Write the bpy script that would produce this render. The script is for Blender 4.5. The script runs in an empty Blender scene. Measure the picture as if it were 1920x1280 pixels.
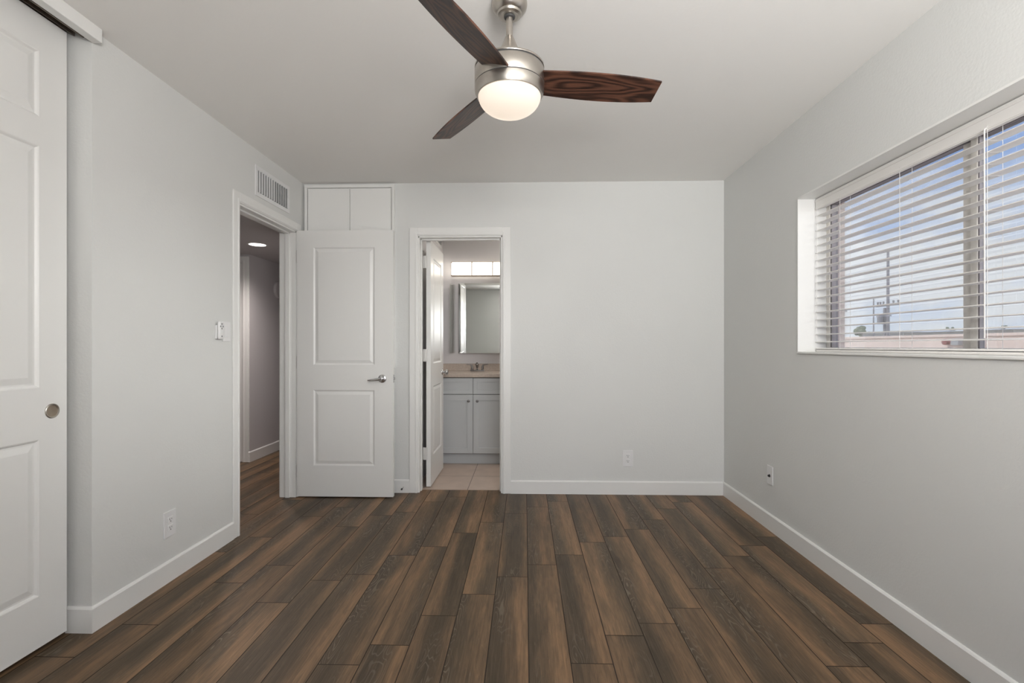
import bpy, bmesh, math, random
from mathutils import Vector, Matrix
random.seed(7)
S = bpy.context.scene
C = S.collection
PI = math.pi
R = math.radians

# ------------------------------------------------------------------ camera
CAMH = 1.158
cd = bpy.data.cameras.new('camera'); cam = bpy.data.objects.new('camera', cd); C.objects.link(cam)
cam.location = (0, 0, CAMH); cam.rotation_euler = (R(90), 0, R(1.516))
cd.sensor_width = 36.0; cd.lens = 17.0; cd.shift_y = -8/1920*-1
cd.clip_start = 0.02; cd.clip_end = 500
S.camera = cam
# ------------------------------------------------------------------ view
S.view_settings.view_transform = 'Standard'; S.view_settings.look = 'None'
S.view_settings.gamma = 1.0; S.view_settings.exposure = 0.0
S.view_settings.use_curve_mapping = False

# ------------------------------------------------------------------ node helper
class NT:
    def __init__(s, tree):
        s.t = tree; tree.nodes.clear()
    def n(s, typ, ins=None, **kw):
        nd = s.t.nodes.new('ShaderNode'+typ)
        for k, v in kw.items(): setattr(nd, k, v)
        for k, v in (ins or {}).items():
            sock = nd.inputs[k]
            if isinstance(v, bpy.types.NodeSocket): s.t.links.new(v, sock)
            elif isinstance(v, tuple) and len(v) == 3 and sock.type == 'RGBA': sock.default_value = (*v, 1)
            else: sock.default_value = v
        return nd
    def math(s, op, a, b=0.0, c=None):
        ins = {0: a, 1: b}
        if c is not None: ins[2] = c
        return s.n('Math', ins, operation=op).outputs[0]
    def ramp(s, fac, stops, interp='LINEAR'):
        nd = s.n('ValToRGB', {'Fac': fac}); cr = nd.color_ramp; cr.interpolation = interp
        while len(cr.elements) < len(stops): cr.elements.new(0.5)
        for e, (p, c) in zip(cr.elements, stops):
            e.position = p; e.color = (*c, 1) if len(c) == 3 else c
        return nd.outputs['Color']
    def mix(s, fac, a, b, mode='MIX'):
        return s.n('MixRGB', {'Fac': fac, 'Color1': a, 'Color2': b}, blend_type=mode).outputs[0]

def mat(name, col, rough=0.5, metal=0.0, bump=None, var=None, emit=None, estr=1.0, spec=0.5, coat=0.0):
    m = bpy.data.materials.new(name); m.use_nodes = True
    t = NT(m.node_tree); p = t.n('BsdfPrincipled')
    out = t.n('OutputMaterial', {'Surface': p.outputs[0]})
    p.inputs['Base Color'].default_value = (*col, 1); p.inputs['Roughness'].default_value = rough
    p.inputs['Metallic'].default_value = metal; p.inputs['Specular IOR Level'].default_value = spec
    p.inputs['Coat Weight'].default_value = coat
    tc = t.n('TexCoord').outputs['Object']
    if var:
        sc, amt = var
        nz = t.n('TexNoise', {'Vector': tc, 'Scale': sc, 'Detail': 3.0})
        f = t.n('MapRange', {0: nz.outputs[0], 1: 0.3, 2: 0.7, 3: 1-amt, 4: 1+amt}).outputs[0]
        c = t.n('MixRGB', {'Fac': 1.0, 'Color1': (*col, 1), 'Color2': f}, blend_type='MULTIPLY')
        t.t.links.new(c.outputs[0], p.inputs['Base Color'])
    if bump:
        sc, st, dist = bump
        nz = t.n('TexNoise', {'Vector': tc, 'Scale': sc, 'Detail': 3.0, 'Roughness': 0.55})
        b = t.n('Bump', {'Height': nz.outputs[0], 'Strength': st, 'Distance': dist})
        t.t.links.new(b.outputs[0], p.inputs['Normal'])
    if emit:
        p.inputs['Emission Color'].default_value = (*emit, 1); p.inputs['Emission Strength'].default_value = estr
    return m

# ------------------------------------------------------------------ world: blue sky with drifting cloud
w = bpy.data.worlds.new('sky'); S.world = w; w.use_nodes = True
t = NT(w.node_tree)
gd = t.n('TexCoord').outputs['Generated']
sep = t.n('SeparateXYZ', {0: gd})
el = sep.outputs[2]
base = t.ramp(el, [(0.0, (0.62, 0.71, 0.88)), (0.12, (0.50, 0.62, 0.88)), (0.30, (0.29, 0.45, 0.84)), (0.6, (0.18, 0.32, 0.74))])
mp = t.n('Mapping', {'Vector': gd, 'Scale': (1.6, 1.6, 4.2), 'Location': (0.35, 0.2, 0.12)})
cl = t.n('TexNoise', {'Vector': mp.outputs[0], 'Scale': 2.6, 'Detail': 9.0, 'Roughness': 0.56, 'Distortion': 0.25}).outputs[0]
thr = t.n('MapRange', {0: el, 1: 0.0, 2: 0.55, 3: 0.10, 4: -0.09}).outputs[0]
cf = t.n('MapRange', {0: t.math('ADD', cl, thr), 1: 0.44, 2: 0.60, 3: 0.0, 4: 1.0}).outputs[0]
skycol = t.mix(cf, base, (0.80, 0.82, 0.88, 1))
bg = t.n('Background', {'Color': skycol, 'Strength': 1.6})
t.n('OutputWorld', {'Surface': bg.outputs[0]})

# ------------------------------------------------------------------ large lights
def lamp(name, typ, loc, energy, col=(1, 1, 1), rot=None, **kw):
    l = bpy.data.lights.new(name, typ); o = bpy.data.objects.new(name, l); C.objects.link(o)
    o.location = loc; l.energy = energy; l.color = col
    if rot: o.rotation_euler = rot
    for k, v in kw.items(): setattr(l, k, v)
    return o
# added fill lamp by the unseen rear wall, tilted up towards the ceiling
REAR_FILL = lamp('rear_fill_lamp', 'AREA', (0.62, -0.76, 1.68), 63, (1.0, 0.98, 0.96), (R(126), 0, R(-2)),
     shape='RECTANGLE', size=1.0, size_y=.8, spread=R(140))
# soft high daylight from the street side, through the blinds
sun = lamp('daylight', 'SUN', (6, -3, 5), 5.5, (1.0, 0.98, 0.96), angle=R(50))
sun.rotation_euler = Vector((-1.0, 0.36, 0.05)).to_track_quat('-Z', 'Y').to_euler()

# the sun itself, high over the house, lighting the yard and the fence
sun2 = lamp('sun', 'SUN', (-6, 3, 9), 3.6, (1.0, 0.95, 0.88), angle=R(0.6))
sun2.rotation_euler = Vector((1.0, -0.15, -1.15)).to_track_quat('-Z', 'Y').to_euler()

# ------------------------------------------------------------------ materials
M = {}
M['wall'] = mat('wall_paint', (0.73, 0.737, 0.72), 0.6, bump=(95, 0.22, 0.004), var=(1.3, 0.012))
M['ceiling'] = mat('ceiling_paint', (0.93, 0.918, 0.89), 0.8, bump=(70, 0.12, 0.003), var=(1.0, 0.01))
M['trim'] = mat('trim_paint', (0.83, 0.83, 0.81), 0.32, bump=(30, 0.02, 0.002))
M['door'] = mat('door_paint', (0.81, 0.81, 0.79), 0.33, bump=(160, 0.05, 0.001))
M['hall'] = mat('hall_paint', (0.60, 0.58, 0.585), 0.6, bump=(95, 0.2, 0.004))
M['plate'] = mat('plate_plastic', (0.80, 0.80, 0.80), 0.3, var=(8, 0.01))
M['dark'] = mat('dark_slot', (0.02, 0.02, 0.02), 0.6, var=(20, 0.1))
M['nickel'] = mat('brushed_nickel', (0.52, 0.485, 0.44), 0.28, 1.0, bump=(300, 0.04, 0.0005), var=(40, 0.04))
M['chrome'] = mat('satin_chrome', (0.60, 0.60, 0.60), 0.22, 1.0, var=(30, 0.03))
M['bronze'] = mat('pull_metal', (0.42, 0.35, 0.28), 0.35, 1.0, var=(40, 0.06))
M['track'] = mat('track_metal', (0.22, 0.18, 0.15), 0.45, 0.7, var=(20, 0.1))
M['vanity'] = mat('vanity_paint', (0.52, 0.54, 0.55), 0.4, var=(3, 0.01))
M['knob'] = mat('dark_nickel', (0.26, 0.25, 0.245), 0.3, 1.0, var=(40, 0.05))
M['carcass'] = mat('carcass_gap_shade', (0.10, 0.095, 0.09), 0.7, var=(10, 0.05))  # vanity carcass coloured dark to stand for shade in the door gaps
M['counter'] = mat('counter_stone', (0.49, 0.415, 0.355), 0.25, var=(60, 0.08))
M['mirror'] = mat('mirror_silver', (0.80, 0.82, 0.80), 0.02, 1.0, var=(1, 0.002))
M['slat'] = mat('blind_vinyl', (0.88, 0.86, 0.83), 0.4, var=(5, 0.01))
M['cord'] = mat('blind_cord', (0.75, 0.74, 0.72), 0.7, var=(50, 0.02))
M['winframe'] = mat('window_aluminium', (0.74, 0.71, 0.66), 0.45, 0.2, var=(25, 0.12))
M['windark'] = mat('window_gasket', (0.24, 0.22, 0.23), 0.5, var=(20, 0.05))
M['stucco'] = mat('pink_stucco', (0.74, 0.60, 0.53), 0.9, bump=(60, 0.5, 0.01), var=(6, 0.08))
M['fence'] = mat('fence_block', (0.86, 0.70, 0.60), 0.9, bump=(20, 0.3, 0.01), var=(3, 0.05))
M['ground'] = mat('gravel', (0.45, 0.38, 0.30), 0.95, bump=(15, 0.5, 0.02), var=(8, 0.2))
M['leaf'] = mat('leaf', (0.10, 0.13, 0.06), 0.8, var=(2, 0.3))
M['wood_pole'] = mat('pole_wood', (0.30, 0.28, 0.29), 0.85, var=(4, 0.15))
M['house'] = mat('house_stucco', (0.62, 0.62, 0.60), 0.85, var=(1, 0.04))
M['roof'] = mat('house_roof', (0.42, 0.42, 0.42), 0.85, var=(1, 0.08))
M['redpaint'] = mat('valve_red', (0.30, 0.07, 0.06), 0.5, var=(20, 0.1))
M['bluegrey'] = mat('remote_icons', (0.25, 0.25, 0.26), 0.5, var=(20, 0.02))
M['hinge'] = mat('hinge_white', (0.72, 0.71, 0.69), 0.35, var=(20, 0.02))
M['duct_shade'] = mat('duct_shade_grey', (0.22, 0.22, 0.22), 0.5, var=(20, 0.1))
M['rubber'] = mat('rubber', (0.05, 0.05, 0.05), 0.6, var=(20, 0.1))
M['globe'] = mat('opal_glass', (0.35, 0.34, 0.32), 0.25, emit=(1.0, 0.84, 0.68), estr=0.80, var=(4, 0.005))
M['shade'] = mat('frosted_shade', (0.9, 0.9, 0.85), 0.35, emit=(1.0, 0.93, 0.80), estr=4.0, var=(4, 0.005))
M['downlight'] = mat('downlight_lens', (0.9, 0.9, 0.9), 0.4, emit=(1.0, 0.9, 0.82), estr=5.0, var=(4, 0.005))

def make_glass():
    m = bpy.data.materials.new('window_glass'); m.use_nodes = True
    t = NT(m.node_tree)
    fr = t.n('Fresnel', {'IOR': 1.45}).outputs[0]
    nz = t.n('TexNoise', {'Vector': t.n('TexCoord').outputs['Object'], 'Scale': 1.0}).outputs[0]
    tr = t.n('BsdfTransparent', {'Color': t.ramp(nz, [(0, (0.93, 0.95, 0.95)), (1, (0.96, 0.97, 0.97))])})
    gl = t.n('BsdfGlossy', {'Roughness': 0.02})
    mx = t.n('MixShader', {0: t.math('MULTIPLY', fr, 0.6), 1: tr.outputs[0], 2: gl.outputs[0]})
    t.n('OutputMaterial', {'Surface': mx.outputs[0]})
    return m
M['glass'] = make_glass()

def make_plank():
    m = bpy.data.materials.new('wood_look_plank'); m.use_nodes = True
    t = NT(m.node_tree)
    uv = t.n('UVMap', uv_map='UVMap').outputs[0]
    sp = t.n('SeparateXYZ', {0: uv}); u, v = sp.outputs[0], sp.outputs[1]
    a = t.n('Attribute', attribute_name='rnd'); ac = t.n('SeparateColor', {0: a.outputs['Color']})
    r1, r2, r3 = ac.outputs[0], ac.outputs[1], ac.outputs[2]
    off = t.math('MULTIPLY', r1, 60.0)
    def vec(su, sv, extra):
        return t.n('CombineXYZ', {0: t.math('ADD', t.math('MULTIPLY', u, su), off), 1: t.math('MULTIPLY', v, sv),
                                  2: t.math('MULTIPLY', r2, extra)}).outputs[0]
    # broad dark heart streak running along the board
    n1 = t.n('TexNoise', {'Vector': vec(1.5, 13.0, 30), 'Scale': 1.0, 'Detail': 4.0, 'Roughness': 0.5, 'Distortion': 0.6}).outputs[0]
    # position across, -1..1, wandering
    wob = t.n('TexNoise', {'Vector': vec(1.8, 0.0, 11), 'Scale': 1.0, 'Detail': 2.0}).outputs[0]
    ctr = t.math('ADD', t.math('MULTIPLY', t.math('SUBTRACT', r3, 0.5), 0.16), t.math('MULTIPLY', t.math('SUBTRACT', wob, 0.5), 0.10))
    dist = t.math('ABSOLUTE', t.math('SUBTRACT', v, ctr))
    edge = t.n('MapRange', {0: dist, 1: 0.02, 2: 0.085, 3: 0.0, 4: 1.0}).outputs[0]
    nm = t.n('TexNoise', {'Vector': vec(7.0, 55.0, 55), 'Scale': 1.0, 'Detail': 7.0, 'Roughness': 0.68, 'Distortion': 0.8}).outputs[0]
    tone = t.math('ADD', t.math('MULTIPLY', edge, 0.20), t.math('ADD', t.math('MULTIPLY', n1, 0.44), t.math('MULTIPLY', nm, 0.36)))
    col = t.ramp(tone, [(0.25, (0.060, 0.044, 0.028)), (0.42, (0.100, 0.071, 0.044)), (0.56, (0.168, 0.108, 0.062)),
                        (0.74, (0.310, 0.185, 0.100))])
    # fine straight grain
    n2 = t.n('TexNoise', {'Vector': vec(5.0, 330.0, 20), 'Scale': 1.0, 'Detail': 3.0, 'Roughness': 0.6}).outputs[0]
    g = t.n('MapRange', {0: n2, 1: 0.3, 2: 0.7, 3: 0.76, 4: 1.24}).outputs[0]
    col = t.mix(1.0, col, g, 'MULTIPLY')
    # cathedral rings near the heart
    dn = t.n('TexNoise', {'Vector': vec(2.2, 12.0, 44), 'Scale': 1.0, 'Detail': 2.0}).outputs[0]
    ring = t.n('Math', {0: t.math('MULTIPLY', dn, 135.0)}, operation='SINE').outputs[0]
    rm = t.n('MapRange', {0: ring, 1: 0.62, 2: 1.0, 3: 0.0, 4: 1.0}).outputs[0]
    msk = t.n('TexNoise', {'Vector': vec(1.6, 5.0, 70), 'Scale': 1.0, 'Detail': 1.0}).outputs[0]
    mk = t.n('MapRange', {0: msk, 1: 0.44, 2: 0.58, 3: 0.0, 4: 0.62}).outputs[0]
    rf = t.math('MULTIPLY', t.math('MULTIPLY', rm, mk), t.math('SUBTRACT', 1.0, edge))
    col = t.mix(rf, col, (0.23, 0.185, 0.140, 1))
    # pale scuffed flecks
    fk = t.n('TexNoise', {'Vector': vec(16.0, 110.0, 90), 'Scale': 1.0, 'Detail': 4.0, 'Roughness': 0.7}).outputs[0]
    ff = t.n('MapRange', {0: fk, 1: 0.62, 2: 0.78, 3: 0.0, 4: 0.55}).outputs[0]
    col = t.mix(ff, col, (0.27, 0.205, 0.145, 1))
    tint = t.n('MapRange', {0: r2, 1: 0.0, 2: 1.0, 3: 0.84, 4: 1.16}).outputs[0]
    col = t.mix(1.0, col, tint, 'MULTIPLY')
    p = t.n('BsdfPrincipled', {'Base Color': col, 'Roughness': 0.42})
    p.inputs['Specular IOR Level'].default_value = 0.22
    b = t.n('Bump', {'Height': n2, 'Strength': 0.12, 'Distance': 0.002})
    t.t.links.new(b.outputs[0], p.inputs['Normal'])
    t.n('OutputMaterial', {'Surface': p.outputs[0]})
    return m
M['plank'] = make_plank()
M['grout'] = mat('grout', (0.022, 0.013, 0.008), 0.8, var=(30, 0.1))

def make_blade():
    m = bpy.data.materials.new('walnut_blade'); m.use_nodes = True
    t = NT(m.node_tree)
    uv = t.n('UVMap', uv_map='UVMap').outputs[0]
    sp = t.n('SeparateXYZ', {0: uv}); u, v = sp.outputs[0], sp.outputs[1]
    q = t.n('CombineXYZ', {0: t.math('MULTIPLY', u, 2.6), 1: t.math('MULTIPLY', v, 11.0), 2: 1.3}).outputs[0]
    dn = t.n('TexNoise', {'Vector': q, 'Scale': 1.0, 'Detail': 1.5, 'Roughness': 0.4}).outputs[0]
    ring = t.n('Math', {0: t.math('MULTIPLY', dn, 75.0)}, operation='SINE').outputs[0]
    q2 = t.n('CombineXYZ', {0: t.math('MULTIPLY', u, 9.0), 1: t.math('MULTIPLY', v, 420.0), 2: 0.0}).outputs[0]
    fg = t.n('TexNoise', {'Vector': q2, 'Scale': 1.0, 'Detail': 3.0}).outputs[0]
    tone = t.math('ADD', t.math('MULTIPLY', ring, 0.22), t.math('MULTIPLY', fg, 0.9))
    col = t.ramp(tone, [(0.15, (0.016, 0.008, 0.006)), (0.4, (0.058, 0.025, 0.016)), (0.7, (0.125, 0.054, 0.033))])
    p = t.n('BsdfPrincipled', {'Base Color': col, 'Roughness': 0.38})
    t.n('OutputMaterial', {'Surface': p.outputs[0]})
    return m
M['blade'] = make_blade()

def make_tile():
    m = bpy.data.materials.new('bathroom_tile'); m.use_nodes = True
    t = NT(m.node_tree)
    tc = t.n('TexCoord').outputs['Object']
    mp = t.n('Mapping', {'Vector': tc, 'Location': (0.46, -4.28, 0.0)})
    br = t.n('TexBrick', {'Vector': mp.outputs[0], 'Color1': (0.50, 0.40, 0.33), 'Color2': (0.47, 0.37, 0.305),
             'Mortar': (0.13, 0.09, 0.07), 'Scale': 1.0, 'Mortar Size': 0.003, 'Brick Width': 0.45, 'Row Height': 0.45}, offset=0.0)
    nz = t.n('TexNoise', {'Vector': tc, 'Scale': 9.0, 'Detail': 4.0}).outputs[0]
    f = t.n('MapRange', {0: nz, 1: 0.3, 2: 0.7, 3: 0.92, 4: 1.06}).outputs[0]
    p = t.n('BsdfPrincipled', {'Base Color': t.mix(1.0, br.outputs[0], f, 'MULTIPLY'), 'Roughness': 0.35})
    t.n('OutputMaterial', {'Surface': p.outputs[0]})
    return m
M['tile'] = make_tile()

# ------------------------------------------------------------------ mesh helpers
def box(bm, x0, x1, y0, y1, z0, z1, bev=0.0, seg=2):
    vs = bmesh.ops.create_cube(bm, size=1.0)['verts']
    for v in vs:
        v.co = Vector((x0+(v.co.x+.5)*(x1-x0), y0+(v.co.y+.5)*(y1-y0), z0+(v.co.z+.5)*(z1-z0)))
    if bev > 0:
        es = list({e for v in vs for e in v.link_edges})
        bmesh.ops.bevel(bm, geom=es, offset=bev, segments=seg, affect='EDGES', profile=0.5)
def tube(bm, a, b, r, r2=None, seg=16):
    a, b = Vector(a), Vector(b); d = b-a
    mt = Matrix.Translation((a+b)/2) @ d.to_track_quat('Z', 'Y').to_matrix().to_4x4()
    bmesh.ops.create_cone(bm, cap_ends=True, segments=seg, radius1=r, radius2=r if r2 is None else r2, depth=d.length, matrix=mt)
def lathe(bm, prof, seg=64, mt=None):
    """prof: list of (r, z); closes to the axis where r == 0"""
    rings = []
    for r, z in prof:
        if r < 1e-6: rings.append([bm.verts.new((0, 0, z))])
        else: rings.append([bm.verts.new((r*math.cos(2*PI*i/seg), r*math.sin(2*PI*i/seg), z)) for i in range(seg)])
    for a, b in zip(rings, rings[1:]):
        for i in range(seg):
            j = (i+1) % seg
            if len(a) == 1 and len(b) == 1: continue
            if len(a) == 1: bm.faces.new((a[0], b[j], b[i]))
            elif len(b) == 1: bm.faces.new((a[i], a[j], b[0]))
            else: bm.faces.new((a[i], a[j], b[j], b[i]))
    if mt is not None:
        bmesh.ops.transform(bm, matrix=mt, verts=[v for rg in rings for v in rg])
def quad(bm, p): return bm.faces.new([bm.verts.new(q) for q in p])
def path_tube(bm, pts, rads, seg=12):
    pts = [Vector(p) for p in pts]; rings = []
    for i, p in enumerate(pts):
        d = (pts[min(i+1, len(pts)-1)]-pts[max(i-1, 0)]).normalized()
        q = d.to_track_quat('Z', 'Y'); r = rads[i] if isinstance(rads, (list, tuple)) else rads
        rings.append([bm.verts.new(p+q @ Vector((r*math.cos(2*PI*k/seg), r*math.sin(2*PI*k/seg), 0))) for k in range(seg)])
    for a, b in zip(rings, rings[1:]):
        for k in range(seg): bm.faces.new((a[k], a[(k+1) % seg], b[(k+1) % seg], b[k]))
    bm.faces.new(rings[0][::-1]); bm.faces.new(rings[-1])
def obj(name, bm, m, parent=None, smooth=False, kind=None, label=None, loc=None):
    bmesh.ops.recalc_face_normals(bm, faces=bm.faces[:])
    me = bpy.data.meshes.new(name); bm.to_mesh(me); bm.free()
    me.materials.append(m)
    if smooth:
        for p in me.polygons: p.use_smooth = True
        try: me.set_sharp_from_angle(angle=R(35))
        except Exception: pass
    o = bpy.data.objects.new(name, me); C.objects.link(o)
    if parent: o.parent = parent
    if kind: o['kind'] = kind
    if label: o['label'] = label
    if loc: o.location = loc
    return o
def B(*boxes, bev=0.0):
    bm = bmesh.new()
    for b in boxes: box(bm, *b, bev=bev)
    return bm
def struct(name, bm, m, **kw): return obj(name, bm, m, kind='structure', **kw)
def tag(o, label, cat, group=None):
    o['label'] = label; o['category'] = cat
    if group: o['group'] = group
    return o
def thing(name, loc, label=None, cat=None, group=None, rotz=0.0, kind=None):
    o = bpy.data.objects.new(name, None); C.objects.link(o); o.location = loc; o.rotation_euler = (0, 0, rotz)
    o.empty_display_size = 0.05
    if label: o['label'] = label
    if cat: o['category'] = cat
    if group: o['group'] = group
    if kind: o['kind'] = kind
    return o
def copy_tree(o, parent=None):
    c = o.copy(); C.objects.link(c)
    if parent: c.parent = parent
    for ch in list(o.children): copy_tree(ch, c)
    return c

# ------------------------------------------------------------------ room dimensions
XL, XR, YB, YF, H = -1.752, 1.545, 3.795, -0.80, 2.44
DY0, DY1, DZ = 2.913, 3.660, 2.034           # bedroom doorway in the left wall
BX0, BX1, BZ = -0.842, -0.176, 2.022         # bathroom doorway in the back wall
WY0, WY1, WZ0, WZ1 = 0.85, 2.774, 1.119, 1.987  # window in the right wall
WO = 1.79                                    # outer face of right wall
CY = 1.912                                   # closet return
HX, HY, HC = -2.742, 4.748, 2.068            # hall wall x, hall facing wall y, hall ceiling
BY = 5.20                                    # bathroom back wall
BL = -0.885                                  # bathroom left wall

# ------------------------------------------------------------------ floor of planks
PW, PL, X0 = 0.1535, 0.9175, 0.0147
seams = {0: 2.562, 1: 2.687, 2: 2.862, 3: 2.033, 4: 3.072, 5: 2.329, 6: 2.547, 7: 2.696, 8: 2.839, 9: 2.971,
         -1: 2.424, -2: 2.249, -3: 2.067, -4: 2.776, -5: 2.657, -6: 2.428, -7: 2.363, -8: 2.152, -9: 2.518,
         -10: 2.326, -11: 2.885, -12: 2.672, -13: 2.36, -14: 2.5}
bm = bmesh.new(); uvl = bm.loops.layers.uv.new('UVMap'); cl = bm.loops.layers.color.new('rnd')
FY1 = 6.6
g = 0.0019
for k in range(-24, 11):
    xa, xb = X0+PW*k, X0+PW*(k+1)
    if k == 10: xb = min(xb, XR+0.02)
    s = seams.get(k, 2.2+random.random()*0.9)
    y = s-PL*5
    while y < FY1:
        ya, yb = max(y, YF-0.05), min(y+PL, FY1)
        if yb-ya > 0.02 and not (xa > XL+0.3 and ya > YB+0.12):
            if xa > XL+0.3: yb = min(yb, YB+0.115)
            rv = (random.random(), random.random(), random.random(), 1)
            f = quad(bm, ((xa+g, ya+g, 0), (xb-g, ya+g, 0), (xb-g, yb-g, 0), (xa+g, yb-g, 0)))
            cx = (xa+xb)/2
            for l in f.loops:
                l[uvl].uv = (l.vert.co.y-ya, l.vert.co.x-cx); l[cl] = rv
        y += PL
fl = struct('floor', bm, M['plank'])
struct('floor_bed', B((-3.75, XR+.12, YF-.12, 6.7, -0.12, -0.0015)), M['grout'])

# ------------------------------------------------------------------ walls and ceiling
T = 0.12
struct('wall_back', B((XL-T, BX0, YB, YB+T, 0, H), (BX1, XR+.25, YB, YB+T, 0, H), (BX0, BX1, YB, YB+T, BZ, H)), M['wall'])
struct('wall_left', B((XL-T, XL, CY, DY0, 0, H), (XL-T, XL, DY1, YB, 0, H), (XL-T, XL, DY0, DY1, DZ, H)), M['wall'])
struct('wall_right', B((XR, WO, YF-T, WY0, 0, H), (XR, WO, WY1, YB, 0, H), (XR, WO, WY0, WY1, 0, WZ0), (XR, WO, WY0, WY1, WZ1, H)), M['wall'])
struct('wall_rear', B((-2.6, -0.35, YF-T, YF, 0, H), (1.45, XR, YF-T, YF, 0, H), (-0.35, 1.45, YF-T, YF, 0, .06), (-0.35, 1.45, YF-T, YF, 2.12, H)), M['wall'])
struct('ceiling', B((-2.6, WO, YF-T, YB+T, H, H+.1)), M['ceiling'])
# closet: return, back and end, floor-to-ceiling
struct('wall_closet', B((-2.60, XL-T, CY, CY+.1, 0, H), (-2.60, -2.50, YF, CY, 0, H)), M['wall'])
# hall
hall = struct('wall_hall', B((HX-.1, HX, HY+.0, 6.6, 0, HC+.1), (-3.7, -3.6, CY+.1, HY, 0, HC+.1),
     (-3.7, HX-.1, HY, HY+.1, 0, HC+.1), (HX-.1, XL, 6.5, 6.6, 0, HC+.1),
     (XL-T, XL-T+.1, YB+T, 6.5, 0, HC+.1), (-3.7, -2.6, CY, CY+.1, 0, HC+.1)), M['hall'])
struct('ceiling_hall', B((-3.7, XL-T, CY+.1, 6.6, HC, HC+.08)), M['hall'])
# bathroom
M['bath'] = mat('bath_paint', (0.68, 0.66, 0.665), 0.55, bump=(95, 0.2, 0.004))
struct('wall_bathroom', B((BL-.1, BL, YB+T, BY+.1, 0, H), (BL, 1.1, BY, BY+.1, 0, H), (1.0, 1.1, YB+T, BY, 0, H)), M['bath'])
struct('ceiling_bathroom', B((BL-.1, 1.1, YB+T, BY+.1, H, H+.1)), M['ceiling'])
struct('floor_bathroom', B((BL, 1.0, YB+.078, BY, -0.0014, 0.002)), M['tile'])

# ------------------------------------------------------------------ baseboards
def bb(name, pts):
    """pts: polyline of the wall foot; profile grows to the left side of travel"""
    bm = bmesh.new()
    prof = [(0, 0), (0.012, 0), (0.012, 0.095), (0.008, 0.101), (0.004, 0.104), (0, 0.104)]
    rings = []
    n = len(pts)
    for i in range(n):
        p = Vector(pts[i])
        dirs = []
        if i > 0: dirs.append((p-Vector(pts[i-1])).normalized())
        if i < n-1: dirs.append((Vector(pts[i+1])-p).normalized())
        nrm = [Vector((-d.y, d.x)) for d in dirs]
        m = nrm[0] if len(nrm) == 1 else (nrm[0]+nrm[1])/(1+nrm[0].dot(nrm[1]))
        rings.append([bm.verts.new((p.x+m.x*a, p.y+m.y*a, b)) for a, b in prof])
    for a, b in zip(rings, rings[1:]):
        for k in range(len(prof)):
            j = (k+1) % len(prof)
            bm.faces.new((a[k], a[j], b[j], b[k]))
    bm.faces.new(rings[0]); bm.faces.new(rings[-1][::-1])
    return struct(name, bm, M['trim'])
bb('baseboard_back', [(XR-.012, YB), (BX1+.066, YB)])
bb('baseboard_back_corner', [(BX0-.066, YB), (XL, YB), (XL, DY1+.063)])
bb('baseboard_left', [(XL, DY0-.063), (XL, CY), (XL-.1, CY)])
bb('baseboard_right', [(XR, YF), (XR, YB)])
bb('baseboard_rear', [(-1.75, YF), (XR-.012, YF)])
bb('baseboard_hall', [(HX, 6.5), (HX, HY), (HX-.006, HY)])
bb('baseboard_hall_side', [(XL-T, CY+.1), (XL-T, DY0-.065)])

# ------------------------------------------------------------------ door frames (casing + jamb + stop)
def frame_profile(bm, path, outdir, axis):
    pass
def casing_y(y0, y1, z1, x, side, w=0.063):
    """casing on a wall lying in a plane x = const, protruding to +x*side"""
    bm = bmesh.new()
    def bx(a, b, c, d, t0, bev=.003):
        xs = sorted((x, x+side*t0)); box(bm, xs[0], xs[1], a, b, c, d, bev=bev)
    for a, b in ((y0-w, y0), (y1, y1+w)):
        bx(a, b, 0, z1+w, .011)
    bx(y0-.001, y1+.001, z1, z1+w, .011)
    # raised inner bead
    for a, b in ((y0-.022, y0-.006), (y1+.006, y1+.022)): bx(a, b, 0, z1+.022, .015)
    bx(y0-.006, y1+.006, z1+.006, z1+.022, .015)
    return bm
def casing_x(x0, x1, z1, y, side, w=0.066):
    bm = bmesh.new()
    def bx(a, b, c, d, t0):
        ys = sorted((y, y+side*t0)); box(bm, a, b, ys[0], ys[1], c, d, bev=.003)
    for a, b in ((x0-w, x0), (x1, x1+w)): bx(a, b, 0, z1+w, .013)
    bx(x0-.001, x1+.001, z1, z1+w, .013)
    for a, b in ((x0-.022, x0-.006), (x1+.006, x1+.022)): bx(a, b, 0, z1+.022, .017)
    bx(x0-.006, x1+.006, z1+.006, z1+.022, .017)
    return bm
struct('trim_1', casing_y(DY0, DY1, DZ, XL, 1), M['trim'])
struct('trim_2', casing_y(DY0, DY1, DZ, XL-T, -1), M['trim'])
j = .012
struct('trim_3', B((XL-T-.002, XL+.002, DY0-.001, DY0+j, 0, DZ), (XL-T-.002, XL+.002, DY1-j, DY1+.001, 0, DZ), (XL-T-.002, XL+.002, DY0, DY1, DZ-j, DZ+.001),
                   (XL-.075, XL-.042, DY0+j, DY0+j+.011, 0, DZ-j), (XL-.075, XL-.042, DY1-j-.011, DY1-j, 0, DZ-j), (XL-.075, XL-.042, DY0+j, DY1-j, DZ-j-.011, DZ-j), bev=.0015), M['trim'])
struct('trim_4', casing_x(BX0, BX1, BZ, YB, -1), M['trim'])
struct('trim_5', B((BX0-.001, BX0+j, YB-.002, YB+T+.002, 0, BZ), (BX1-j, BX1+.001, YB-.002, YB+T+.002, 0, BZ), (BX0, BX1, YB-.002, YB+T+.002, BZ-j, BZ+.001),
                   (BX0+j, BX0+j+.008, YB+.045, YB+.075, 0, BZ-j), (BX1-j-.011, BX1-j, YB+.045, YB+.075, 0, BZ-j), (BX0+j, BX1-j, YB+.045, YB+.075, BZ-j-.011, BZ-j), bev=.0015), M['trim'])

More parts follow.
